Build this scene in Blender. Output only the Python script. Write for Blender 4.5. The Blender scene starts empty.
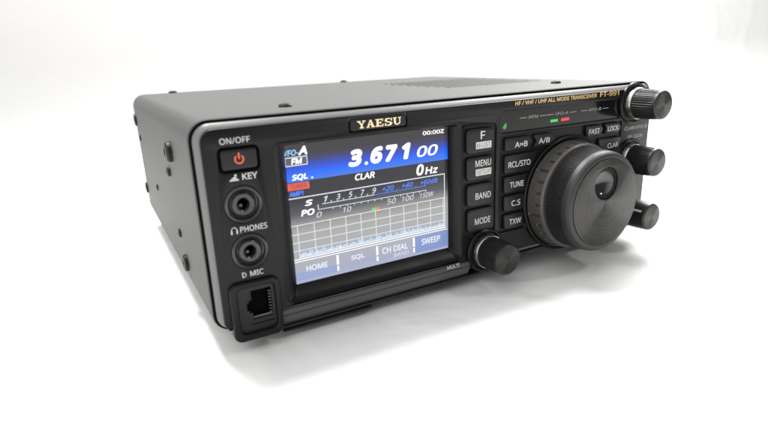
import bpy, bmesh, math, random
from mathutils import Matrix, Vector
random.seed(7)
S = 0.001                      # everything below is written in millimetres
ZT = 9.0                       # the radio's case floor stands this far above the sheet (feet)
scene = bpy.context.scene

# ------------------------------------------------------------------ camera
cam_d = bpy.data.cameras.new("camera"); cam = bpy.data.objects.new("camera", cam_d)
scene.collection.objects.link(cam)
R0 = Vector((0.87309722, -0.48593922, -0.03955147))
R1 = Vector((-0.17305103, -0.2330368, -0.95694681))
R2 = Vector((0.45580104, 0.84235202, -0.28755607))
M = Matrix((R0, -R1, -R2)).transposed().to_4x4()
M.translation = Vector((-26.92, -179.90, 91.93 + ZT)) * S
cam.matrix_world = M
cam_d.sensor_width = 36.0
cam_d.lens = 36.0 * 533.525 / 768.0
cam_d.clip_start = 0.005; cam_d.clip_end = 50
cam_d.dof.use_dof = True
cam_d.dof.focus_distance = 0.235
cam_d.dof.aperture_fstop = 11.0
scene.camera = cam

# ------------------------------------------------------------------ light
world = bpy.data.worlds.new("World"); scene.world = world; world.use_nodes = True
bg = world.node_tree.nodes["Background"]
# a bright room behind and above the set, dim behind the photographer
wn = world.node_tree
w_tc = wn.nodes.new("ShaderNodeTexCoord"); w_dot = wn.nodes.new("ShaderNodeVectorMath"); w_dot.operation = 'DOT_PRODUCT'
w_dot.inputs[1].default_value = Vector((-0.85, 0.45, 0.25)).normalized()
wn.links.new(w_tc.outputs["Generated"], w_dot.inputs[0])
w_cr = wn.nodes.new("ShaderNodeValToRGB")
w_mr = wn.nodes.new("ShaderNodeMapRange"); w_mr.inputs["From Min"].default_value = -1; w_mr.inputs["From Max"].default_value = 1
wn.links.new(w_dot.outputs["Value"], w_mr.inputs["Value"]); wn.links.new(w_mr.outputs[0], w_cr.inputs[0])
w_cr.color_ramp.elements[0].position = 0.4; w_cr.color_ramp.elements[0].color = (0.08, 0.08, 0.08, 1)
w_cr.color_ramp.elements[1].position = 0.75; w_cr.color_ramp.elements[1].color = (0.985, 0.99, 1.0, 1)
wn.links.new(w_cr.outputs[0], bg.inputs[0]); bg.inputs[1].default_value = 1.9
def area(name, loc, target, size, power, col=(1, 1, 1), spread=180):
    d = bpy.data.lights.new(name, 'AREA'); d.shape = 'SQUARE'; d.size = size; d.energy = power; d.color = col; d.spread = math.radians(spread)
    o = bpy.data.objects.new(name, d); scene.collection.objects.link(o)
    o.location = loc
    o.rotation_euler = (Vector(target) - Vector(loc)).to_track_quat('-Z', 'Y').to_euler()
    return o
area("ceiling_lamp", (0.02, 0.56, 1.25), (0.10, 0.0, 0.0), 0.40, 9, (1, 0.985, 0.96), 95)
area("side_lamp", (1.25, 0.62, 1.05), (0.15, 0.0, 0.0), 0.60, 10, (1, 0.99, 0.97), 95)
area("front_lamp", (0.75, -0.55, 0.95), (0.15, 0.0, 0.03), 0.12, 2.2, (1, 0.99, 0.97))
area("backdrop_fill", (1.3, 0.38, 1.7), (1.75, 1.27, 0.4), 1.0, 24, (1, 1, 1), 145)  # added fill with no visible source, lifts the right of the backdrop
scene.view_settings.view_transform = 'Standard'
scene.view_settings.look = 'None'
scene.view_settings.exposure = 0.0
scene.view_settings.gamma = 1.0

# ------------------------------------------------------------------ helpers
def lin(*c):
    f = lambda v: v / 12.92 if v <= 0.04045 else ((v + 0.055) / 1.055) ** 2.4
    return tuple(f(x / 255.0) for x in c)
def mat(name, col, rough=0.5, metal=0.0, spec=0.5, coat=0.0, bump=None, vary=None, aniso=None):
    m = bpy.data.materials.new(name); m.use_nodes = True
    nt = m.node_tree; b = nt.nodes["Principled BSDF"]
    b.inputs["Base Color"].default_value = (*col, 1)
    b.inputs["Roughness"].default_value = rough
    b.inputs["Metallic"].default_value = metal
    b.inputs["Specular IOR Level"].default_value = spec
    b.inputs["Coat Weight"].default_value = coat
    b.inputs["Coat Roughness"].default_value = 0.12
    tc = None
    if bump or vary:
        tc = nt.nodes.new("ShaderNodeTexCoord")
    if bump:
        scale, dist = bump
        n = nt.nodes.new("ShaderNodeTexNoise"); n.inputs["Scale"].default_value = scale
        n.inputs["Detail"].default_value = 3
        nt.links.new(tc.outputs["Object"], n.inputs["Vector"])
        bp = nt.nodes.new("ShaderNodeBump"); bp.inputs["Distance"].default_value = dist
        bp.inputs["Strength"].default_value = 0.6
        nt.links.new(n.outputs["Fac"], bp.inputs["Height"])
        nt.links.new(bp.outputs["Normal"], b.inputs["Normal"])
    if vary:
        scale, lo, hi = vary
        n = nt.nodes.new("ShaderNodeTexNoise"); n.inputs["Scale"].default_value = scale
        n.inputs["Detail"].default_value = 4
        nt.links.new(tc.outputs["Object"], n.inputs["Vector"])
        mr = nt.nodes.new("ShaderNodeMapRange")
        mr.inputs["From Min"].default_value = 0.3; mr.inputs["From Max"].default_value = 0.7
        mr.inputs["To Min"].default_value = lo; mr.inputs["To Max"].default_value = hi
        nt.links.new(n.outputs["Fac"], mr.inputs["Value"])
        nt.links.new(mr.outputs["Result"], b.inputs["Roughness"])
    if aniso:
        b.inputs["Anisotropic"].default_value = aniso
        t = nt.nodes.new("ShaderNodeTangent"); t.direction_type = 'RADIAL'; t.axis = 'Y'
        nt.links.new(t.outputs["Tangent"], b.inputs["Tangent"])
        b.inputs["Anisotropic Rotation"].default_value = 0.25
    return m
def emit(name, col, strength=1.0):
    m = bpy.data.materials.new(name); m.use_nodes = True
    b = m.node_tree.nodes["Principled BSDF"]
    b.inputs["Base Color"].default_value = (0.01, 0.01, 0.01, 1)
    b.inputs["Roughness"].default_value = 0.25
    b.inputs["Emission Color"].default_value = (*col, 1)
    b.inputs["Emission Strength"].default_value = strength
    return m

def finish(name, me, m, parent=None, sharp=35, merge=True):
    bm = bmesh.new(); bm.from_mesh(me)
    if merge: bmesh.ops.remove_doubles(bm, verts=bm.verts, dist=2e-6)
    bm.to_mesh(me); bm.free()
    me.name = name
    me.materials.clear()
    for x in (m if isinstance(m, (list, tuple)) else [m]): me.materials.append(x)
    for p in me.polygons: p.use_smooth = True
    me.set_sharp_from_angle(angle=math.radians(sharp))
    o = bpy.data.objects.new(name, me); scene.collection.objects.link(o)
    if parent: o.parent = parent
    return o
def V(x, y, z): return (x * S, y * S, (z + ZT) * S)
def pydata(name, verts, faces, m, parent=None, sharp=35, fix=True):
    me = bpy.data.meshes.new(name); me.from_pydata([V(*v) for v in verts], [], faces)
    if fix:
        bm = bmesh.new(); bm.from_mesh(me); bmesh.ops.recalc_face_normals(bm, faces=bm.faces); bm.to_mesh(me); bm.free()
    return finish(name, me, m, parent, sharp)
def from_curve(cu):
    ob = bpy.data.objects.new("tmp", cu); scene.collection.objects.link(ob)
    dg = bpy.context.evaluated_depsgraph_get(); dg.update()
    me = bpy.data.meshes.new_from_object(ob.evaluated_get(dg))
    bpy.data.objects.remove(ob); bpy.data.curves.remove(cu)
    return me
def rpoly(pts, r, n=6):
    """round the corners of a polygon; r is one radius or one per point"""
    out = []; N = len(pts)
    for i in range(N):
        p = Vector(pts[i]); a = Vector(pts[i - 1]) - p; b = Vector(pts[(i + 1) % N]) - p
        ri = r[i] if isinstance(r, (list, tuple)) else r
        if ri <= 1e-6: out.append(tuple(p)); continue
        a.normalize(); b.normalize()
        ang = a.angle(b)
        if ang > math.pi - 0.02: out.append(tuple(p)); continue
        d = ri / math.tan(ang / 2)
        c = p + (a + b).normalized() * (ri / math.sin(ang / 2))
        s = p + a * d - c; e = p + b * d - c
        t0 = math.atan2(s.y, s.x); t1 = math.atan2(e.y, e.x)
        dt = (t1 - t0 + math.pi) % (2 * math.pi) - math.pi
        for k in range(n + 1):
            t = t0 + dt * k / n
            out.append((c.x + ri * math.cos(t), c.y + ri * math.sin(t)))
    return out
def rrect(x0, z0, x1, z1, r, n=6): return rpoly([(x0, z0), (x1, z0), (x1, z1), (x0, z1)], r, n)
def circle(cx, cz, r, n=48): return [(cx + r * math.cos(2 * math.pi * k / n), cz + r * math.sin(2 * math.pi * k / n)) for k in range(n)]
def plate(name, loops, y_back, y_front, bevel, m, parent, sharp=35):
    cu = bpy.data.curves.new("tmp", 'CURVE'); cu.dimensions = '2D'; cu.fill_mode = 'BOTH'
    for lp in loops:
        sp = cu.splines.new('POLY'); sp.points.add(len(lp) - 1)
        for q, (x, z) in zip(sp.points, lp): q.co = (x, z, 0, 1)
        sp.use_cyclic_u = True
    half = (y_back - y_front) / 2.0
    cu.extrude = half - bevel; cu.bevel_depth = bevel; cu.bevel_resolution = 2; cu.offset = -bevel
    me = from_curve(cu); mid = (y_back + y_front) / 2.0
    for v in me.vertices:
        x, y, z = v.co; v.co = V(x, mid - z, y)
    return finish(name, me, m, parent, sharp)
try:                           # a plain grotesque face that ships with Blender; its built-in face otherwise
    import os
    FACE = bpy.data.fonts.load(os.path.join(bpy.utils.system_resource('DATAFILES'), "fonts", "NotoSansMath-Regular.woff2"))
except Exception:
    FACE = None
def text(s, box, y, m, parent, name="legend", shear=0.0, bold=0.0, slope=0.0):
    cu = bpy.data.curves.new("tmp", 'FONT'); cu.body = s
    if FACE: cu.font = FACE
    cu.shear = shear; cu.fill_mode = 'FRONT'
    src = from_curve(cu)
    # bold faces: the same strokes laid down several times, a hair apart
    nb = 20 if bold > 0.04 else 8
    shifts = [(0, 0)] + ([(bold * math.cos(2 * math.pi * q / nb), bold * math.sin(2 * math.pi * q / nb)) for q in range(nb)] if bold else [])
    vs, fs = [], []
    for k, (dx, dy) in enumerate(shifts):
        o_ = len(vs)
        vs += [(v.co.x + dx, v.co.y + dy, k) for v in src.vertices]
        fs += [[o_ + q for q in p.vertices] for p in src.polygons]
    bpy.data.meshes.remove(src)
    xs = [v[0] for v in vs]; ys = [v[1] for v in vs]
    x0, x1, y0, y1 = min(xs), max(xs), min(ys), max(ys)
    bx0, bz0, bx1, bz1 = box
    out = [V(bx0 + (a - x0) / (x1 - x0) * (bx1 - bx0), y - 0.0015 * k, bz0 + (b - y0) / (y1 - y0) * (bz1 - bz0)) for a, b, k in vs]
    me = bpy.data.meshes.new(name); me.from_pydata(out, [], fs)
    return finish(name, me, m, parent, merge=False)
def quads(name, rects, y, m, parent):
    """flat marks: list of 4-corner polygons or (x0,z0,x1,z1) boxes at depth y"""
    vs, fs = [], []
    for k, r in enumerate(rects):
        if not isinstance(r[0], (tuple, list)): r = [(r[0], r[1]), (r[2], r[1]), (r[2], r[3]), (r[0], r[3])]
        i = len(vs); vs += [(x, y - 0.004 * (k % 5), z) for x, z in r]; fs.append(list(range(i, i + len(r))))
    me = bpy.data.meshes.new(name); me.from_pydata([V(*v) for v in vs], [], fs)
    return finish(name, me, m, parent, merge=False)
def loft(name, loops, m, parent, cap=(False, False), sharp=35):
    n = len(loops[0]); vs = [v for lp in loops for v in lp]; fs = []
    for a in range(len(loops) - 1):
        for k in range(n):
            k2 = (k + 1) % n
            fs.append((a * n + k, a * n + k2, (a + 1) * n + k2, (a + 1) * n + k))
    if cap[0]: fs.append(list(range(n)))
    if cap[1]: fs.append([(len(loops) - 1) * n + k for k in range(n)])
    return pydata(name, vs, fs, m, parent, sharp)
def lathe(name, prof, c, m, parent, n=64, mod=None, axis='y', caps=(True, True), sharp=35):
    """prof: (radius, depth along the axis); c: centre on the other two axes"""
    loops = []
    for i, (r, d) in enumerate(prof):
        lp = []
        for k in range(n):
            t = 2 * math.pi * k / n; rr = r * (mod(k, i) if mod else 1)
            a, b = rr * math.cos(t), rr * math.sin(t)
            lp.append((c[0] + a, d, c[1] + b) if axis == 'y' else (d, c[0] + a, c[1] + b) if axis == 'x' else (c[0] + a, c[1] + b, d))
        loops.append(lp)
    return loft(name, loops, m, parent, caps, sharp)

# ------------------------------------------------------------------ materials
def cloth_material(name):
    m = mat(name, (0.83, 0.825, 0.81), 0.75, spec=0.2)
    nt = m.node_tree; b = nt.nodes["Principled BSDF"]
    tc = nt.nodes.new("ShaderNodeTexCoord")
    n1 = nt.nodes.new("ShaderNodeTexNoise"); n1.inputs["Scale"].default_value = 20; n1.inputs["Detail"].default_value = 2
    n1.inputs["Distortion"].default_value = 0.8
    n2 = nt.nodes.new("ShaderNodeTexNoise"); n2.inputs["Scale"].default_value = 900; n2.inputs["Detail"].default_value = 2
    for n in (n1, n2): nt.links.new(tc.outputs["Object"], n.inputs["Vector"])
    b1 = nt.nodes.new("ShaderNodeBump"); b1.inputs["Distance"].default_value = 0.006; b1.inputs["Strength"].default_value = 0.6
    b2 = nt.nodes.new("ShaderNodeBump"); b2.inputs["Distance"].default_value = 0.0002; b2.inputs["Strength"].default_value = 0.25
    nt.links.new(n1.outputs["Fac"], b1.inputs["Height"]); nt.links.new(n2.outputs["Fac"], b2.inputs["Height"])
    nt.links.new(b1.outputs["Normal"], b2.inputs["Normal"]); nt.links.new(b2.outputs["Normal"], b.inputs["Normal"])
    return m
CLOTH = cloth_material("white sheet")
CASE = mat("dark grey case paint", (0.062, 0.0635, 0.0625), 0.58, spec=0.22, bump=(2000, 0.00012))
BEZEL = mat("satin grey bezel", (0.12, 0.12, 0.12), 0.36, spec=0.5, vary=(120, 0.34, 0.44))
BLACK = mat("black panel plastic", (0.006, 0.006, 0.0062), 0.33, spec=0.2, bump=(3500, 0.00004), vary=(90, 0.28, 0.38))
CHIN = mat("satin dark chin plastic", (0.06, 0.06, 0.06), 0.24, spec=0.6)
FLOOR = mat("black recess plastic", (0.006, 0.006, 0.006), 0.45, spec=0.2, bump=(3500, 0.00004))
GAP = mat("dark gap", (0.004, 0.004, 0.004), 0.9, spec=0.02)
BUTTON = mat("black button rubber", (0.009, 0.009, 0.0095), 0.40, spec=0.28, bump=(3000, 0.00004))
RUBBER = mat("knurled black rubber", (0.018, 0.018, 0.018), 0.5, spec=0.4, bump=(2500, 0.00008))
KNOB = mat("black knob plastic", (0.009, 0.009, 0.009), 0.45, spec=0.4)
RING = mat("grey dial ring", (0.055, 0.051, 0.046), 0.42, spec=0.6, vary=(300, 0.36, 0.5))
def turned(cx, cz, col=0.028, name="turned black metal"):
    """black metal with concentric lathe grooves round its own axis"""
    m = mat(name, (col, col, col * 0.99), 0.17, metal=1.0)
    nt = m.node_tree; b = nt.nodes["Principled BSDF"]; L = nt.links.new
    tc = nt.nodes.new("ShaderNodeTexCoord")
    def vm(op, a, c=None):
        n = nt.nodes.new("ShaderNodeVectorMath"); n.operation = op
        for k, q in enumerate((a, c)):
            if q is None: continue
            if hasattr(q, 'links'): L(q, n.inputs[k])
            else: n.inputs[k].default_value = q
        return n
    d = vm('SUBTRACT', tc.outputs["Object"], (cx * S, 0, (cz + ZT) * S))
    d = vm('MULTIPLY', d.outputs[0], (1, 0, 1))
    ln = vm('LENGTH', d.outputs[0]); rad = vm('NORMALIZE', d.outputs[0])
    nz = nt.nodes.new("ShaderNodeTexNoise"); nz.noise_dimensions = '1D'; nz.inputs["Scale"].default_value = 26000; nz.inputs["Detail"].default_value = 1
    L(ln.outputs["Value"], nz.inputs["W"])
    mr = nt.nodes.new("ShaderNodeMapRange"); mr.inputs["From Min"].default_value = 0.25; mr.inputs["From Max"].default_value = 0.75
    mr.inputs["To Min"].default_value = -0.8; mr.inputs["To Max"].default_value = 0.8
    L(nz.outputs[0], mr.inputs["Value"])
    sc = vm('SCALE', rad.outputs[0]); L(mr.outputs[0], sc.inputs["Scale"])
    ge = nt.nodes.new("ShaderNodeNewGeometry")
    nn = vm('NORMALIZE', vm('ADD', ge.outputs["Normal"], sc.outputs[0]).outputs[0])
    L(nn.outputs[0], b.inputs["Normal"])
    return m
SILVER = mat("brushed silver collar", (0.42, 0.41, 0.39), 0.3, metal=1.0, vary=(400, 0.22, 0.36))
STEEL = mat("jack contact metal", (0.07, 0.065, 0.055), 0.3, metal=1.0)
WHITE = mat("white print", (0.52, 0.52, 0.51), 0.6, spec=0.2)
GREY = mat("grey print", (0.30, 0.30, 0.30), 0.6, spec=0.3)
INK = mat("dark legend print", (0.10, 0.10, 0.10), 0.6, spec=0.3)
GOLD = mat("gold print", (0.62, 0.43, 0.20), 0.45, metal=0.35)
BADGE_GOLD = mat("pale gold lettering", (0.80, 0.66, 0.42), 0.25, metal=0.8)
RED = mat("red power print", (0.75, 0.10, 0.03), 0.5)
SMOKE = mat("smoked display window", (0.004, 0.004, 0.004), 0.12, spec=0.25)
SOCKET = mat("jack plastic", (0.022, 0.022, 0.022), 0.24, spec=0.5)
SCREW = mat("black screw", (0.010, 0.010, 0.010), 0.5, spec=0.3)
FOOT = mat("rubber foot", (0.02, 0.02, 0.02), 0.7)

# ------------------------------------------------------------------ setting
def sheet():
    """white sheet lying on the table and sweeping up behind the radio, with soft wrinkles"""
    from mathutils import noise
    nx, ny = 460, 260
    prof = []                                   # (y, z) along the sweep, metres
    y_end, rad = 1.15, 0.12
    L0 = y_end + 1.2
    for j in range(ny + 1):
        s = j / ny * 3.9
        if s < L0: prof.append((-1.2 + s, 0.0))
        elif s < L0 + rad * math.pi / 2:
            a = (s - L0) / rad; prof.append((y_end + rad * math.sin(a), rad * (1 - math.cos(a))))
        else: prof.append((y_end + rad, rad + (s - L0 - rad * math.pi / 2)))
    vs = []
    for j, (y, z) in enumerate(prof):
        for i in range(nx + 1):
            x = -1.8 + 7.0 * i / nx
            s = j / ny * 3.9
            w = 0.5 * noise.noise((x * 5, s * 5, 1.0)) + 0.3 * noise.noise((x * 11 + s * 5, s * 4 - x * 3, 4.0))
            r = abs(noise.noise((x * 3.1 + s * 1.7, s * 2.6 - x * 1.2, 9.0)))
            h = 0.0022 * w + 0.0035 * max(0, 0.16 - r) / 0.16
            ax, ay = x - 0.115, y - 0.09          # pressed flat by the radio's feet
            near = math.hypot(max(0, abs(ax) - 0.13), max(0, abs(ay) - 0.11))
            h *= min(1, near / 0.05) if z < 0.001 else 0.8
            h = max(h, -0.001) if z < 0.001 else h
            if j < L0 / 3.9 * ny: vs.append((x, y, z + h - 0.0005))
            else: vs.append((x, y - h, z))
    fs = [(j * (nx + 1) + i, j * (nx + 1) + i + 1, (j + 1) * (nx + 1) + i + 1, (j + 1) * (nx + 1) + i) for j in range(ny) for i in range(nx)]
    return vs, fs, nx, ny, int(L0 / 3.9 * ny)
vs, fs, nx, ny, jb = sheet()
def part_sheet(name, j0, j1):
    v = vs[j0 * (nx + 1):(j1 + 1) * (nx + 1)]
    f = [(j * (nx + 1) + i, j * (nx + 1) + i + 1, (j + 1) * (nx + 1) + i + 1, (j + 1) * (nx + 1) + i) for j in range(j1 - j0) for i in range(nx)]
    me = bpy.data.meshes.new(name); me.from_pydata(v, [], f)
    o = finish(name, me, CLOTH, sharp=180, merge=False); o['kind'] = 'structure'
    return o
part_sheet('ground_sheet', 0, jb)
part_sheet('backdrop', jb, ny)

# ------------------------------------------------------------------ the radio
root = bpy.data.objects.new("radio_transceiver", None); scene.collection.objects.link(root)
root['label'] = "black desktop radio transceiver with lit colour screen and large tuning dial on a white sheet"
root['category'] = "radio"
W, H, D = 229.0, 74.6, 193.0

# case --------------------------------------------------------------
def rr3(inset, y, r, x0=0.0, z0=-1.0, x1=W, z1=H, n=8):
    return [(x, y, z) for x, z in rrect(x0 + inset, z0 + inset, x1 - inset, z1 - inset, max(0.3, r - inset), n)]
case = loft("case", [rr3(2.0, 3.0, 7), rr3(2.0, 0.3, 7), rr3(0.5, 0.0, 7), rr3(0.0, 0.6, 7), rr3(0, D - 1.2, 7), rr3(1.0, D, 7)], CASE, root, (True, True))
for (y, z, r, h) in [(186, 60.0, 3.7, 1.4), (176, 50, 1.9, 0.8), (44, 59, 4.0, 2.4), (57, 49, 2.1, 1.4), (187, 17, 3.6, 1.4), (54, 22.5, 1.9, 1.0), (46, 11.5, 3.6, 1.8), (120, 30, 1.6, 0.8)]:
    lathe("side_screw", [(r, 0.3), (r, -h * 0.6), (r * 0.86, -h * 0.9), (r * 0.45, -h), (r * 0.4, -h * 0.55), (r * 0.05, -h * 0.55)], (y, z), SCREW, case, 28, axis='x')
for (x, y) in [(41, 22), (190, 27), (143, 188), (24, 189)]:
    lathe("top_screw", [(2.6, H - 0.3), (2.6, H + 0.5), (2.1, H + 1.15), (1.0, H + 1.35), (0.5, H + 0.9)], (x, y), SCREW, case, 28, axis='z')
# speaker slots in the top
def grille():
    cu = bpy.data.curves.new("tmp", 'CURVE'); cu.dimensions = '2D'; cu.fill_mode = 'BOTH'
    for j in range(16):
        for i in range(16):
            x = 140 + i * 4.2 + (2.1 if j % 2 else 0); y = 52 + j * 4.8
            lp = rrect(x, y, x + 2.3, y + 2.9, 1.05, 3)
            sp = cu.splines.new('POLY'); sp.points.add(len(lp) - 1)
            for q, (a, b) in zip(sp.points, lp): q.co = (a, b, 0, 1)
            sp.use_cyclic_u = True
    me = from_curve(cu)
    for v in me.vertices: v.co = V(v.co.x, v.co.y, H + 0.03)
    return finish("speaker_grille", me, GAP, case)
grille()
for (x, y, r) in [(24, 24, 7), (205, 24, 7), (24, 168, 7), (205, 168, 7)]:
    lathe("rubber_foot", [(r, -0.8), (r, -3.5), (r - 1, -8.9)], (x, y), FOOT, root, 32, axis='z')

# bezel and front panel ----------------------------------------------
loft("panel_gap", [rr3(0.35, 0.1, 7), rr3(0.35, -0.28, 7), rr3(1.5, -0.28, 7), rr3(1.5, 2.0, 7)], GAP, root, (False, False))
def bz(inset, y): return rr3(inset, y, 7.2, z0=-1.4)
loft("bezel", [bz(1.25, 0.0), bz(1.25, -0.6), bz(1.4, -0.95), bz(1.9, -1.6), bz(2.6, -2.4), bz(3.1, -2.85), bz(3.5, -2.9), bz(5.0, -2.9)], BEZEL, root, (False, False))

YF = -3.7                      # face of the black front panel
DX, DZ = 168.9, 25.1           # main dial axis
arc = [(DX + 27.4 * math.cos(math.radians(a)), DZ + 27.4 * math.sin(math.radians(a))) for a in range(201, 30, -6)]
pocket = rpoly([(127.4, 13.2), (141.0, 13.2)], 0) + arc + rpoly([(204.6, 39.8), (204.6, 56.6), (127.4, 56.6)], 0)
pocket = rpoly(pocket, [1.2, 0.8] + [0] * len(arc) + [1.0, 1.4, 1.4], 4)
holes = [
    rrect(26.6, 5.2, 106.0, 64.9, 2.6),            # screen recess
    rrect(106.9, 14.6, 124.6, 62.6, 1.6),          # button column
    rpoly([(127.4, 58.2), (203.4, 58.2), (203.4, 67.3), (127.4, 67.3)], [0.8, 2.2, 2.2, 0.8]),   # indicator window
    pocket,
    rrect(8.0, 56.9, 21.9, 65.3, 1.9),             # power button
    circle(14.6, 45.7, 6.4), circle(15.0, 28.7, 6.4),
    rrect(7.6, 2.2, 22.6, 16.6, 1.5),              # microphone socket
    rrect(55.6, 65.6, 80.4, 70.9, 1.0),            # badge seat
]
PANEL_L = rpoly([(3.1, 0.7), (4.5, 0.7), (W - 3.1, 0.7), (W - 3.1, H - 3.0), (3.1, H - 3.0)], [3, 0, 5, 4.6, 4.6])
panel = plate("front_panel", [PANEL_L] + holes, -2.2, YF, 0.45, BLACK, root)
plate("panel_floor", [rrect(105.2, 2.5, W - 4, 68.5, 2)], -2.905, -2.97, 0.0, FLOOR, root)
plate("panel_backing", [rrect(4, 54, 24, 67, 2)], -2.905, -2.95, 0.0, GAP, root)

# raised ridge outlining the button section
loft("screen_bezel", [[(x, y, z) for x, z in rrect(*b, 6)] for y, b in (
    (-2.4, (26.0, 4.6, 106.6, 65.5, 3.0)), (YF + 0.05, (26.3, 4.9, 106.3, 65.2, 2.8)), (YF - 0.35, (26.8, 5.4, 105.8, 64.7, 2.4)), (YF - 0.1, (27.4, 5.9, 105.2, 64.2, 2.0)),
    (-2.6, (29.6, 7.6, 103.6, 63.9, 1.4)), (0.55, (31.9, 10.0, 102.4, 63.1, 0.5)), (1.2, (31.9, 10.0, 102.4, 63.1, 0.5)))], BLACK, root)
# chin below the screen and the folded stand under it
def extrude_x(name, prof, x0, x1, m, parent):
    n = len(prof)
    return loft(name, [[(x0, y, z) for y, z in prof], [(x0 + .01, y, z) for y, z in prof], [(x1, y, z) for y, z in prof]], m, parent, (True, True), 30)
extrude_x("chin_strip", [(-2.2, 3.2), (YF - 0.05, 3.2), (YF - 0.25, 2.6), (YF - 0.1, 1.9), (-3.1, -0.6), (-2.0, -2.9), (-1.2, -3.9), (3.0, -3.9), (3.0, -1.2), (-2.2, -1.2)], 23.0, 111.0, CHIN, root)
extrude_x("tilt_stand", [(-1.2, -4.0), (-1.9, -4.4), (-2.0, -5.0), (-1.5, -5.6), (3.0, -5.6), (3.0, -4.0)], 24.0, 118.0, KNOB, root)
extrude_x("tilt_stand_grip", [(-1.7, -5.7), (-2.3, -6.0), (-2.2, -6.6), (3.0, -6.7), (3.0, -5.7)], 24.4, 62.0, KNOB, root)

# panel printing --------------------------------------------------------
YP = YF - 0.03
text("ON/OFF", (9.2, 66.4, 19.2, 68.4), YP, WHITE, panel, bold=0.008)
text("KEY", (15.2, 54.0, 20.4, 56.2), YP, WHITE, panel, bold=0.014)
quads("key_symbol", [(11.0, 54.0, 14.0, 54.5), [(11.3, 54.6), (13.6, 54.6), (12.9, 55.5), (12.1, 55.2)], [(12.6, 55.6), (13.4, 55.4), (13.4, 56.2), (12.7, 56.2)]], YP, WHITE, panel)
text("PHONES", (12.4, 35.9, 21.9, 38.0), YP, WHITE, panel, bold=0.01)
hp = []
for k in range(10):
    a0, a1 = math.pi * k / 10, math.pi * (k + 1) / 10
    hp.append([(10.4 + 1.1 * math.cos(a), 36.9 + 1.3 * math.sin(a)) for a in (a0, a1)] + [(10.4 + 0.85 * math.cos(a), 36.9 + 1.05 * math.sin(a)) for a in (a1, a0)])
quads("headphone_symbol", hp + [(9.2, 35.7, 9.75, 37.0), (11.05, 35.7, 11.6, 37.0)], YP, WHITE, panel)
text("MIC", (14.0, 19.4, 18.8, 21.4), YP, WHITE, panel, bold=0.014)
mg = [(11.2, 19.4, 11.6, 21.4)]
for k in range(8):
    a0, a1 = -math.pi / 2 + math.pi * k / 8, -math.pi / 2 + math.pi * (k + 1) / 8
    mg.append([(11.6 + 1.1 * math.cos(a), 20.4 + 1.0 * math.sin(a)) for a in (a0, a1)] + [(11.6 + 0.8 * math.cos(a), 20.4 + 0.7 * math.sin(a)) for a in (a1, a0)])
quads("microphone_symbol", mg, YP, WHITE, panel)
text("MULTI", (98.2, 2.1, 104.8, 3.7), YF - 0.4, WHITE, panel, bold=0.015)
text("HF / VHF / UHF ALL MODE TRANSCEIVER", (134.5, 69.2, 185.0, 71.0), YP, GOLD, panel, bold=0.02)
text("FT-991", (187.2, 69.1, 200.6, 71.6), YP, GOLD, panel, bold=0.02)
text("CLAR/VFO-B", (207.0, 51.3, 224.0, 53.1), YP, GREY, panel, bold=0.012)
text("RF GAIN", (210.0, 46.8, 221.0, 48.6), YP, GREY, panel, bold=0.012)

# badge ------------------------------------------------------------------
badge = plate("badge", [rrect(56.2, 66.0, 79.8, 70.5, 0.9)], -2.6, YF + 0.1, 0.25, BUTTON, root)
def serif_word():
    L = {
     'Y': [[(.0, .86), (.42, .86), (.42, 1), (.0, 1)], [(.62, .86), (1, .86), (1, 1), (.62, 1)], [(.1, .88), (.32, .88), (.62, .42), (.42, .42)], [(.74, .88), (.88, .88), (.6, .42), (.46, .42)], [(.41, .1), (.63, .1), (.63, .46), (.41, .46)], [(.28, 0), (.76, 0), (.76, .13), (.28, .13)]],
     'A': [[(.0, 0), (.36, 0), (.36, .13), (.0, .13)], [(.58, 0), (1, 0), (1, .13), (.58, .13)], [(.1, .1), (.24, .1), (.54, 1), (.40, 1)], [(.66, .1), (.9, .1), (.6, 1), (.42, 1)], [(.26, .3), (.76, .3), (.74, .42), (.30, .42)]],
     'E': [[(.0, 0), (.96, 0), (.96, .13), (.0, .13)], [(.0, .87), (.94, .87), (.94, 1), (.0, 1)], [(.14, .1), (.38, .1), (.38, .9), (.14, .9)], [(.36, .45), (.68, .45), (.68, .57), (.36, .57)], [(.6, .36), (.7, .36), (.7, .66), (.6, .66)], [(.8, .7), (.94, .7), (.94, .9), (.86, .9)], [(.84, .1), (.96, .1), (.96, .32), (.86, .32)]],
     'U': [[(.0, .87), (.44, .87), (.44, 1), (.0, 1)], [(.64, .87), (1, .87), (1, 1), (.64, 1)], [(.1, .28), (.34, .28), (.34, .9), (.1, .9)], [(.78, .28), (.9, .28), (.9, .9), (.78, .9)], [(.1, .3), (.34, .3), (.44, .13), (.28, .04)], [(.28, .04), (.5, -.02), (.66, .02), (.62, .14), (.42, .14)], [(.62, .14), (.66, .02), (.84, .12), (.9, .3), (.78, .3)]],
     'S': [[(.06, 0), (.18, 0), (.2, .36), (.06, .36)], [(.82, .64), (.94, .64), (.94, 1), (.82, 1)],
           [(.14, .14), (.3, .0), (.66, -.02), (.6, .12), (.36, .13)], [(.66, -.02), (.88, .08), (.96, .26), (.72, .3), (.6, .12)], [(.96, .26), (.9, .44), (.62, .52), (.5, .46), (.72, .3)], [(.62, .52), (.36, .60), (.06, .58), (.26, .48), (.5, .40)], [(.06, .58), (.06, .78), (.3, .74), (.34, .6)], [(.06, .78), (.18, .96), (.40, 1.02), (.42, .88), (.3, .74)], [(.40, 1.02), (.66, 1.0), (.86, .86), (.7, .84), (.42, .88)]],
    }
    polys = []; x = 58.9; w, h, z = 3.5, 2.75, 66.75
    for ch in "YAESU":
        for p in L[ch]: polys.append([(x + a * w, z + b * h) for a, b in p])
        x += w + 0.28
    return polys
quads("badge_lettering", serif_word(), YF + 0.05, BADGE_GOLD, badge)

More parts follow.
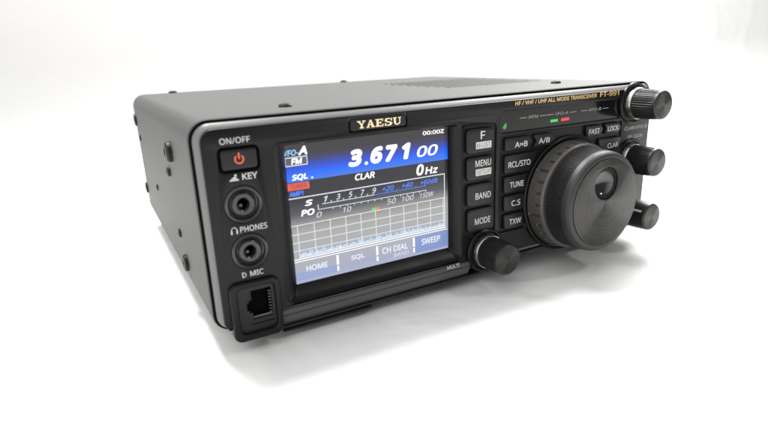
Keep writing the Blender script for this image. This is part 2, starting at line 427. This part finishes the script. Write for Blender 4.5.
# power button, jacks ------------------------------------------------------
pw = plate("power_button", [rrect(9.0, 57.7, 21.0, 64.5, 1.2)], -2.9, YF - 0.15, 0.5, BUTTON, root)
pr_ = []
for k in range(24):
    a0 = math.radians(90 + 38) + math.radians(284) * k / 24; a1 = a0 + math.radians(284) / 24
    pr_.append([(14.9 + 1.65 * math.cos(a), 61.1 + 1.65 * math.sin(a)) for a in (a0, a1)] + [(14.9 + 1.15 * math.cos(a), 61.1 + 1.15 * math.sin(a)) for a in (a1, a0)])
quads("power_symbol", pr_ + [(14.65, 61.2, 15.15, 63.3)], YF - 0.18, RED, pw)
for nm, (cx, cz) in (("key_jack", (14.6, 45.7)), ("phones_jack", (15.0, 28.7))):
    j = lathe(nm, [(6.5, YF + 0.3), (6.4, YF - 0.15), (5.9, YF - 0.4), (5.4, YF - 0.2), (5.1, YF + 0.9), (4.4, YF + 1.2), (4.0, YF + 1.0), (3.9, YF - 0.3), (3.5, YF - 0.65), (2.6, YF - 0.6), (2.1, YF - 0.2), (1.9, YF + 0.6), (1.8, 3.0)], (cx, cz), SOCKET, root, 56, caps=(False, True))
    lathe("contact_tip", [(0.9, 2.5), (0.9, -1.2), (0.6, -1.5)], (cx - 0.5, cz - 0.9), STEEL, j, 16)
# microphone socket
mic = plate("microphone_jack", [rrect(5.6, -4.6, 24.0, 18.0, 3.2, 8), rrect(8.4, -1.9, 21.9, 15.7, 2.0, 8)], -0.6, YF - 1.6, 0.7, BLACK, root)
plate("socket_insert", [rrect(8.0, -2.3, 22.3, 16.1, 2.0), rpoly([(13.3, 2.8), (20.6, 2.8), (20.6, 14.0), (13.3, 14.0), (13.3, 10.4), (12.2, 10.4), (12.2, 9.4), (11.4, 9.4), (11.4, 6.6), (12.2, 6.6), (12.2, 5.6), (13.3, 5.6)], 0)], -1.0, YF - 0.3, 0.12, BUTTON, mic)
pydata("socket_cavity", [(10.5, -0.95, 2), (21.5, -0.95, 2), (21.5, -0.95, 15), (10.5, -0.95, 15)], [(0, 1, 2, 3)], GAP, mic)
for k in range(8):
    z = 4.0 + k * 1.16
    extr = [(20.5, -1.2, z), (20.5, -3.6, z), (19.5, -3.4, z), (19.2, -1.2, z)]
    loft("socket_contact", [[(x, y, zz + d) for x, y, zz in extr] for d in (0, 0.45)], STEEL, mic, (True, True))
quads("socket_slot", [(12.2, 0.9, 21.0, 1.3)], YF - 0.33, GAP, mic)

# screen --------------------------------------------------------------------
def screen_material():
    m = mat("lit colour screen", (0.01, 0.01, 0.012), 0.2, spec=0.25)
    nt = m.node_tree; b = nt.nodes["Principled BSDF"]
    tc = nt.nodes.new("ShaderNodeTexCoord"); sx = nt.nodes.new("ShaderNodeSeparateXYZ")
    nt.links.new(tc.outputs["Object"], sx.inputs[0])
    mr = nt.nodes.new("ShaderNodeMapRange")
    mr.inputs["From Min"].default_value = (10 + ZT) * S; mr.inputs["From Max"].default_value = (63 + ZT) * S
    nt.links.new(sx.outputs["Z"], mr.inputs["Value"])
    cr = nt.nodes.new("ShaderNodeValToRGB"); nt.links.new(mr.outputs[0], cr.inputs[0])
    stops = [(10, (170, 178, 202)), (12.5, (164, 170, 194)), (19, (170, 173, 180)), (30, (166, 165, 160)), (33, (146, 146, 144)), (37, (76, 78, 84)), (42, (32, 34, 42)), (49.35, (28, 27, 34)),  # pale lower stops: display grey plus table glare put into the emission
             (49.45, (0, 128, 255)), (52.0, (0, 104, 252)), (54.5, (24, 72, 210)), (57.5, (52, 56, 100)), (59.8, (52, 50, 56)), (63, (56, 52, 54))]
    e = cr.color_ramp.elements
    while len(e) < len(stops): e.new(0.5)
    for el, (z, c) in zip(e, stops):
        el.position = (z - 10) / 53.0; el.color = (*lin(*c), 1)
    nt.links.new(cr.outputs[0], b.inputs["Emission Color"]); b.inputs["Emission Strength"].default_value = 1.0
    return m
YS = 1.0
scr = plate("screen", [rrect(31.0, 9.4, 103.2, 63.8, 0.2)], YS + 0.6, YS, 0.0, screen_material(), root)
E_W = emit("lit white pixels", (1, 1, 1), 1.25)
E_G = emit("lit pale grey pixels", lin(225, 228, 240), 1.0)
E_B = emit("lit blue pixels", lin(40, 120, 255), 1.0)
E_R = emit("lit red pixels", lin(225, 70, 55), 1.0)
E_DR = emit("lit dark red pixels", lin(150, 40, 40), 1.0)
E_GRN = emit("lit green pixels", lin(70, 220, 70), 1.0)
E_ORG = emit("lit orange pixels", lin(235, 120, 80), 1.0)
E_CY = emit("lit cyan pixels", lin(150, 215, 255), 1.0)
E_DB = emit("lit dark blue pixels", lin(60, 90, 190), 1.0)
E_BOX = emit("lit dim box", lin(70, 72, 92), 1.0)
Y1, Y2 = YS - 0.04, YS - 0.08
text("VFO-", (31.6, 59.1, 37.2, 61.2), Y1, E_CY, scr, "screen_text", 0.2, 0.02)
text("A", (37.1, 59.0, 40.6, 62.2), Y1, E_W, scr, "screen_text", 0.2, 0.03)
quads("mode_box", [(31.9, 58.3, 40.4, 58.65), (31.9, 55.3, 40.4, 55.65), (31.9, 55.3, 32.2, 58.6), (40.1, 55.3, 40.4, 58.6)], Y1, E_G, scr)
quads("mode_field", [(32.2, 55.6, 40.1, 58.4)], YS - 0.02, E_BOX, scr)
text("FM", (34.2, 55.9, 38.4, 58.1), Y2, E_W, scr, "screen_text", 0.15, 0.03)
text("SQL", (33.9, 49.7, 40.0, 52.2), Y2, E_W, scr, "screen_text", 0.15, 0.03)
quads("squelch_dot", [(41.4, 50.0, 42.0, 50.6)], Y2, E_W, scr)
quads("meter_line", [(42.4, 50.1, 101.6, 50.4)], Y1, emit("lit purple pixels", lin(120, 50, 130), 1.0), scr)
for s_, b_ in (("3", (56.6, 52.0, 62.6, 58.5)), (".", (63.4, 52.0, 64.9, 53.3)), ("6", (66.0, 52.0, 71.6, 58.5)), ("7", (72.6, 52.0, 78.2, 58.5)), ("1", (80.3, 52.0, 84.3, 58.5))):
    text(s_, b_, Y2, E_W, scr, "frequency_digit", 0.22, 0.05)
text("00", (87.2, 52.0, 97.4, 56.4), Y2, E_W, scr, "frequency_digit", 0.2, 0.015)
text("00:00Z", (90.2, 60.6, 100.6, 62.2), Y1, E_W, scr, "screen_text", 0.0, 0.015)
quads("tuner_field", [(31.9, 46.4, 40.4, 49.1)], YS - 0.02, E_R, scr)
text("TUNER", (33.0, 46.9, 39.4, 48.6), Y1, E_DR, scr, "screen_text", 0.1, 0.02)
text("AMP1", (32.4, 44.2, 37.8, 46.0), Y1, E_B, scr, "screen_text", 0.0, 0.04)
text("CLAR", (59.0, 46.5, 67.6, 49.0), Y1, E_W, scr, "screen_text", 0.15, 0.02)
text("0", (86.8, 44.4, 90.4, 49.0), Y1, E_W, scr, "screen_text", 0.15, 0.03)
text("Hz", (91.0, 44.4, 97.3, 47.4), Y1, E_W, scr, "screen_text", 0.15, 0.02)
quads("meter_frame", [(31.9, 43.2, 100.6, 43.6), (100.4, 20.0, 100.8, 43.5), (31.9, 32.9, 101.0, 33.2)], Y1, E_G, scr)
text("S", (38.0, 39.9, 41.2, 42.1), Y1, E_W, scr, "screen_text", 0.2, 0.03)
text("PO", (36.2, 36.2, 41.6, 38.6), Y1, E_W, scr, "screen_text", 0.2, 0.03)
for k, n_ in enumerate("13579"):
    x = 45.6 + k * 5.15
    text(n_, (x, 40.4, x + 1.7, 42.5), Y1, E_G, scr, "meter_number", 0.25, 0.01)
for s_, x in (("+20", 70.6), ("+40", 79.6), ("+60dB", 88.6)):
    text(s_, (x, 40.3, x + (5.4 if len(s_) < 4 else 8.6), 42.3), Y1, E_B, scr, "meter_number", 0.25, 0.015)
for s_, x, w_ in (("0", 42.2, 2.2), ("10", 53.3, 3.4), ("50", 72.5, 4.2), ("100", 79.6, 5.6), ("150W", 88.4, 6.8)):
    text(s_, (x, 34.7, x + w_, 36.8), Y1, E_G, scr, "meter_number", 0.25, 0.0)
quads("meter_scale", [(44.8, 39.5, 67.0, 39.75), (43.2, 37.6, 91.6, 37.85), (43.0, 37.6, 43.3, 39.7)] + [(45.8 + k * 2.58, 39.7, 46.1 + k * 2.58, 40.5 if k % 2 else 40.15) for k in range(9)] + [(49.0 + k * 3.0, 36.9, 49.25 + k * 3.0, 37.6) for k in range(15)], Y1, E_G, scr)
quads("signal_scale", [(67.0, 39.5, 91.2, 39.75)] + [(72.5 + k * 4.5, 39.7, 72.8 + k * 4.5, 40.2) for k in range(5)], Y1, E_B, scr)
quads("spectrum_grid", [(34.25 + k * 6.55, 20.2, 34.55 + k * 6.55, 32.9) for k in range(1, 11)] + [(34.2, 19.9, 34.5, 32.9)] + [(32.0, z, 100.4, z + 0.3) for z in (29.4, 26.2, 23.0)], Y1, E_G, scr)
tr = []
for k in range(150):
    x = 34.5 + k * 0.44
    h_ = 0.4 + abs(random.gauss(0, 0.55)) + (0.7 if random.random() < 0.08 else 0)
    tr.append((x, 20.2, x + 0.36, 20.2 + h_))
quads("spectrum_trace", tr, YS - 0.06, E_G, scr)
tr2 = [(34.5 + k * 0.9, 20.3, 35.3 + k * 0.9, 21.2 + random.random() * 1.5) for k in range(73)]
quads("spectrum_shade", tr2, YS - 0.025, emit("lit pale blue pixels", lin(175, 205, 235), 1.0), scr)
quads("grid_marker", [(65.6, 33.3, 67.2, 34.4)], Y2, E_GRN, scr)
quads("grid_marker", [(67.2, 33.3, 68.9, 34.4)], Y2, E_ORG, scr)
quads("menu_rule", [(31.9, 19.6, 101.0, 19.9), (31.9, 18.7, 101.6, 18.95), (49.1, 14.2, 50.0, 18.0), (66.7, 14.2, 67.6, 18.0), (84.3, 14.2, 85.2, 18.0), (49.2, 11.6, 49.9, 13.6), (66.8, 11.6, 67.5, 13.6), (84.4, 11.6, 85.1, 13.6)], Y1, E_W, scr)
quads("menu_field", [(31.9, 11.2, 48.9, 14.4)], YS - 0.02, emit("lit soft blue field", lin(142, 158, 202), 1.0), scr)
quads("menu_field", [(85.4, 11.0, 102.3, 18.4)], YS - 0.02, emit("lit deep blue field", lin(118, 142, 196), 1.0), scr)
for s_, b_ in (("HOME", (36.4, 14.2, 45.2, 16.6)), ("SQL", (55.4, 14.2, 61.4, 16.6)), ("CH DIAL", (69.4, 14.0, 81.8, 16.8)), ("SWEEP", (88.6, 14.0, 98.2, 16.8))):
    text(s_, b_, Y2, E_G, scr, "menu_text", 0.0, 0.025)
text("BAND", (75.0, 11.6, 82.0, 13.2), Y2, E_G, scr, "menu_text", 0.0, 0.0)

# indicator window ------------------------------------------------------------
win = plate("indicator_window", [rpoly([(126.9, 57.9), (203.9, 57.9), (203.9, 67.8), (126.9, 67.8)], 0.5)], -2.9, -3.02, 0.0, SMOKE, root)
YW = -3.06
for s_, x0 in (("MEM", 143.0), ("VFO-A", 159.0), ("VFO-B", 181.0)):
    w_ = 5.6 if s_ == "MEM" else 8.4
    text(s_, (x0, 62.9, x0 + w_, 64.2), YW, GREY, win, "window_print", 0.1, 0.0)
    quads("window_rule", [(x0 - 5.2, 63.4, x0 - 1.0, 63.65), (x0 + w_ + 1.0, 63.4, x0 + w_ + 5.2, 63.65)], YW, GREY, win)
quads("green_lamp", [[(156.3, 60.0), (160.9, 60.0), (161.1, 61.2), (156.5, 61.2)]], YW, emit("lit green lamp", lin(10, 215, 60), 1.0), win)
quads("red_lamp", [[(163.0, 60.0), (168.2, 60.0), (168.4, 61.3), (163.2, 61.3)]], YW, emit("lit red lamp", lin(240, 25, 45), 1.1), win)
quads("green_pilot", [[(128.3, 60.2), (129.6, 59.4), (130.6, 60.6), (130.3, 62.2), (129.2, 61.6)]], YW - 0.02, emit("lit green pilot", lin(15, 165, 45), 1.0), win)

# buttons -----------------------------------------------------------------------
YB = -4.6
def button(pts, r, label, legends, inverse=None):
    b = plate("push_button", [rpoly(pts, r, 5)], -2.9, YB, 0.55, BUTTON, root)
    b['label'] = label
    for s_, bx in legends: text(s_, bx, YB - 0.03, WHITE, b, "legend", 0.0, 0.012)
    if inverse:
        s_, (x0, z0, x1, z1) = inverse
        quads("legend_box", [(x0, z0, x1, z1)], YB - 0.03, WHITE, b)
        text(s_, (x0 + 0.6, z0 + 0.5, x1 - 0.6, z1 - 0.5), YB - 0.06, INK, b, "legend", 0.0, 0.0)
    return b
def rect(x0, z0, x1, z1): return [(x0, z0), (x1, z0), (x1, z1), (x0, z1)]
button(rect(108.2, 51.2, 122.6, 61.4), 1.8, "button marked F", [("F", (115.2, 57.0, 117.6, 60.3))], ("M-LIST", (112.8, 53.0, 121.0, 55.9)))
button(rect(108.4, 39.6, 122.9, 49.6), 1.8, "button marked MENU", [("MENU", (112.6, 45.4, 121.0, 48.2))], ("SETUP", (112.8, 41.5, 121.2, 44.4)))
button(rect(108.6, 28.2, 123.2, 38.0), 1.8, "button marked BAND", [("BAND", (112.8, 31.2, 121.2, 34.0))])
button(rect(108.9, 16.7, 123.5, 26.9), 1.8, "button marked MODE", [("MODE", (112.6, 19.8, 121.2, 22.7))])
button([(129.0, 50.0), (142.8, 50.0), (145.2, 52.6), (142.4, 55.6), (129.0, 55.6)], 1.0, "button marked A=B", [("A=B", (134.2, 51.2, 141.6, 53.6))])
button([(145.4, 50.0), (156.2, 50.0), (159.2, 52.6), (156.0, 55.6), (144.8, 55.6), (147.4, 52.8)], 0.8, "button marked A/B", [("A/B", (148.2, 51.4, 155.0, 53.8))])
button([(129.0, 40.0), (144.0, 40.0), (147.8, 48.2), (129.0, 48.2)], 1.0, "button marked RCL/STO", [("RCL/STO", (130.8, 42.6, 143.6, 45.2))])
button([(129.0, 31.2), (140.8, 31.2), (142.6, 38.6), (129.0, 38.6)], 1.0, "button marked TUNE", [("TUNE", (132.0, 33.4, 140.0, 36.0))])
button([(129.2, 22.6), (140.6, 22.6), (140.6, 29.8), (129.2, 29.8)], 1.0, "button marked C.S", [("C.S", (133.2, 24.8, 138.4, 27.4))])
button([(129.4, 14.2), (141.4, 14.2), (140.8, 21.2), (129.4, 21.2)], 1.0, "button marked TXW", [("TXW", (132.2, 16.2, 139.4, 18.8))])
button([(179.2, 51.2), (188.0, 51.2), (190.6, 53.6), (188.6, 56.2), (178.6, 56.2)], 0.8, "button marked FAST", [("FAST", (180.4, 52.2, 187.8, 54.6))])
button([(191.4, 51.2), (201.4, 51.2), (203.4, 53.6), (201.4, 56.2), (191.2, 56.2), (192.8, 53.6)], 0.8, "button marked LOCK", [("LOCK", (193.4, 52.4, 201.2, 54.8))])
button([(197.0, 41.2), (203.8, 41.2), (203.8, 49.2), (188.0, 49.2), (188.0, 46.4)], 1.0, "button marked CLAR", [("CLAR", (194.2, 44.0, 202.0, 46.4))])

# knobs ---------------------------------------------------------------------------
def control_knob(cx, cz, label, tip=-20.0, pointer=False):
    lathe("knob_surround", [(10.2, YF + 0.3), (10.1, YF - 0.5), (9.6, YF - 0.95), (9.0, YF - 0.9), (8.4, YF - 0.3), (8.2, YF + 0.1)], (cx, cz), BLACK, root, 56)
    n = 160
    def mod(k, i): return 1.0 - (0.042 if k % 4 in (0, 1) else 0.0) if 1 <= i <= 4 else 1.0
    if pointer: md_ = None
    else: md_ = mod
    k = lathe("control_knob", [(6.6, YF - 3.4), (7.25, YF - 3.6), (7.2, -11), (7.1, -15), (6.95, tip + 2.6), (6.9, tip + 1.4), (6.75, tip + 0.5), (6.2, tip)], (cx, cz), KNOB, root, n, md_, sharp=25)
    k['label'] = label
    lathe("collar", [(7.7, YF + 0.1), (7.75, YF - 3.2), (7.5, YF - 3.6), (6.0, YF - 3.6)], (cx, cz), SILVER, k, 64)
    lathe("cap", [(6.0, tip + 0.2), (5.9, tip - 0.08), (5.6, tip - 0.16), (0.05, tip - 0.17)], (cx, cz), turned(cx, cz, 0.035), k, 64, caps=(True, True))
    if pointer:
        a = math.radians(150); vs_ = []
        for y in (-8.4, tip + 1.6):
            for s_ in (-0.07, 0.07):
                vs_.append((cx + 7.3 * math.cos(a + s_), y, cz + 7.3 * math.sin(a + s_)))
        pydata("pointer_mark", vs_, [(0, 1, 3, 2)], WHITE, k)
    return k
control_knob(119.4, 6.6, "small knob below the screen's right corner", -19.0)
control_knob(212.0, 64.4, "small knob at the panel's top right corner")
control_knob(212.0, 36.8, "small knob at the middle of the right edge")
control_knob(212.0, 9.2, "small smooth knob with a white pointer line", pointer=True)

# main dial --------------------------------------------------------------------------
dial = bpy.data.objects.new("tuning_dial", None); scene.collection.objects.link(dial); dial.parent = root
lathe("dial_boss", [(27.9, -2.9), (27.9, YF - 0.3), (27.5, YF - 0.7), (26.9, YF - 0.8), (26.6, YF - 0.2), (26.0, YF)], (DX, DZ), BLACK, root, 96)
def ringmod(k, i):
    if k % 16 not in (0, 1, 2): return 1.0
    long = (k // 16) % 4 == 0
    return 0.957 if (4 <= i <= 6 or (long and 2 <= i <= 6)) else 1.0
lathe("dial_ring", [(25.4, YF), (25.7, YF - 0.4), (25.6, -5.2), (25.45, -7.7), (25.4, -8.1), (25.1, -9.8), (25.0, -10.6), (24.95, -11.0), (24.8, -11.6), (24.3, -12.3), (22.5, -12.5)], (DX, DZ), RING, dial, 480, ringmod, sharp=24)
def gripmod(k, i): return 1.0 - (0.026 if k % 4 in (0, 1) else 0.0) if 3 <= i <= 16 else 1.0
gp = [(22.4, -11.6), (23.0, -12.4), (23.5, -12.8)] + [(23.6 - 0.04 * q, -13.1 - 0.62 * q) for q in range(14)] + [(22.95, -21.8), (22.9, -23.6), (22.6, -24.6), (21.9, -25.4), (20.8, -25.8), (19.5, -25.7)]
lathe("grip", gp, (DX, DZ), RUBBER, dial, 680, gripmod, sharp=25, caps=(False, False))
fx, fz, fr = DX - 0.3, DZ + 9.0, 7.3
plate("cap", [circle(DX, DZ, 20.1, 128), circle(fx, fz, fr, 64)], -24.0, -26.1, 0.3, turned(DX, DZ), dial)
prof = []
for k in range(11):
    a = math.radians(90 * k / 10)
    prof.append((fr * math.cos(a) + 0.02 if k < 10 else 0.05, -25.6 + 5.4 * math.sin(a)))
lathe("finger_dimple", [(fr + 0.5, -25.95), (fr + 0.1, -26.0)] + prof, (fx, fz), mat("glossy black dimple", (0.02, 0.02, 0.02), 0.16, spec=0.5, coat=0.5), dial, 64, caps=(False, True))
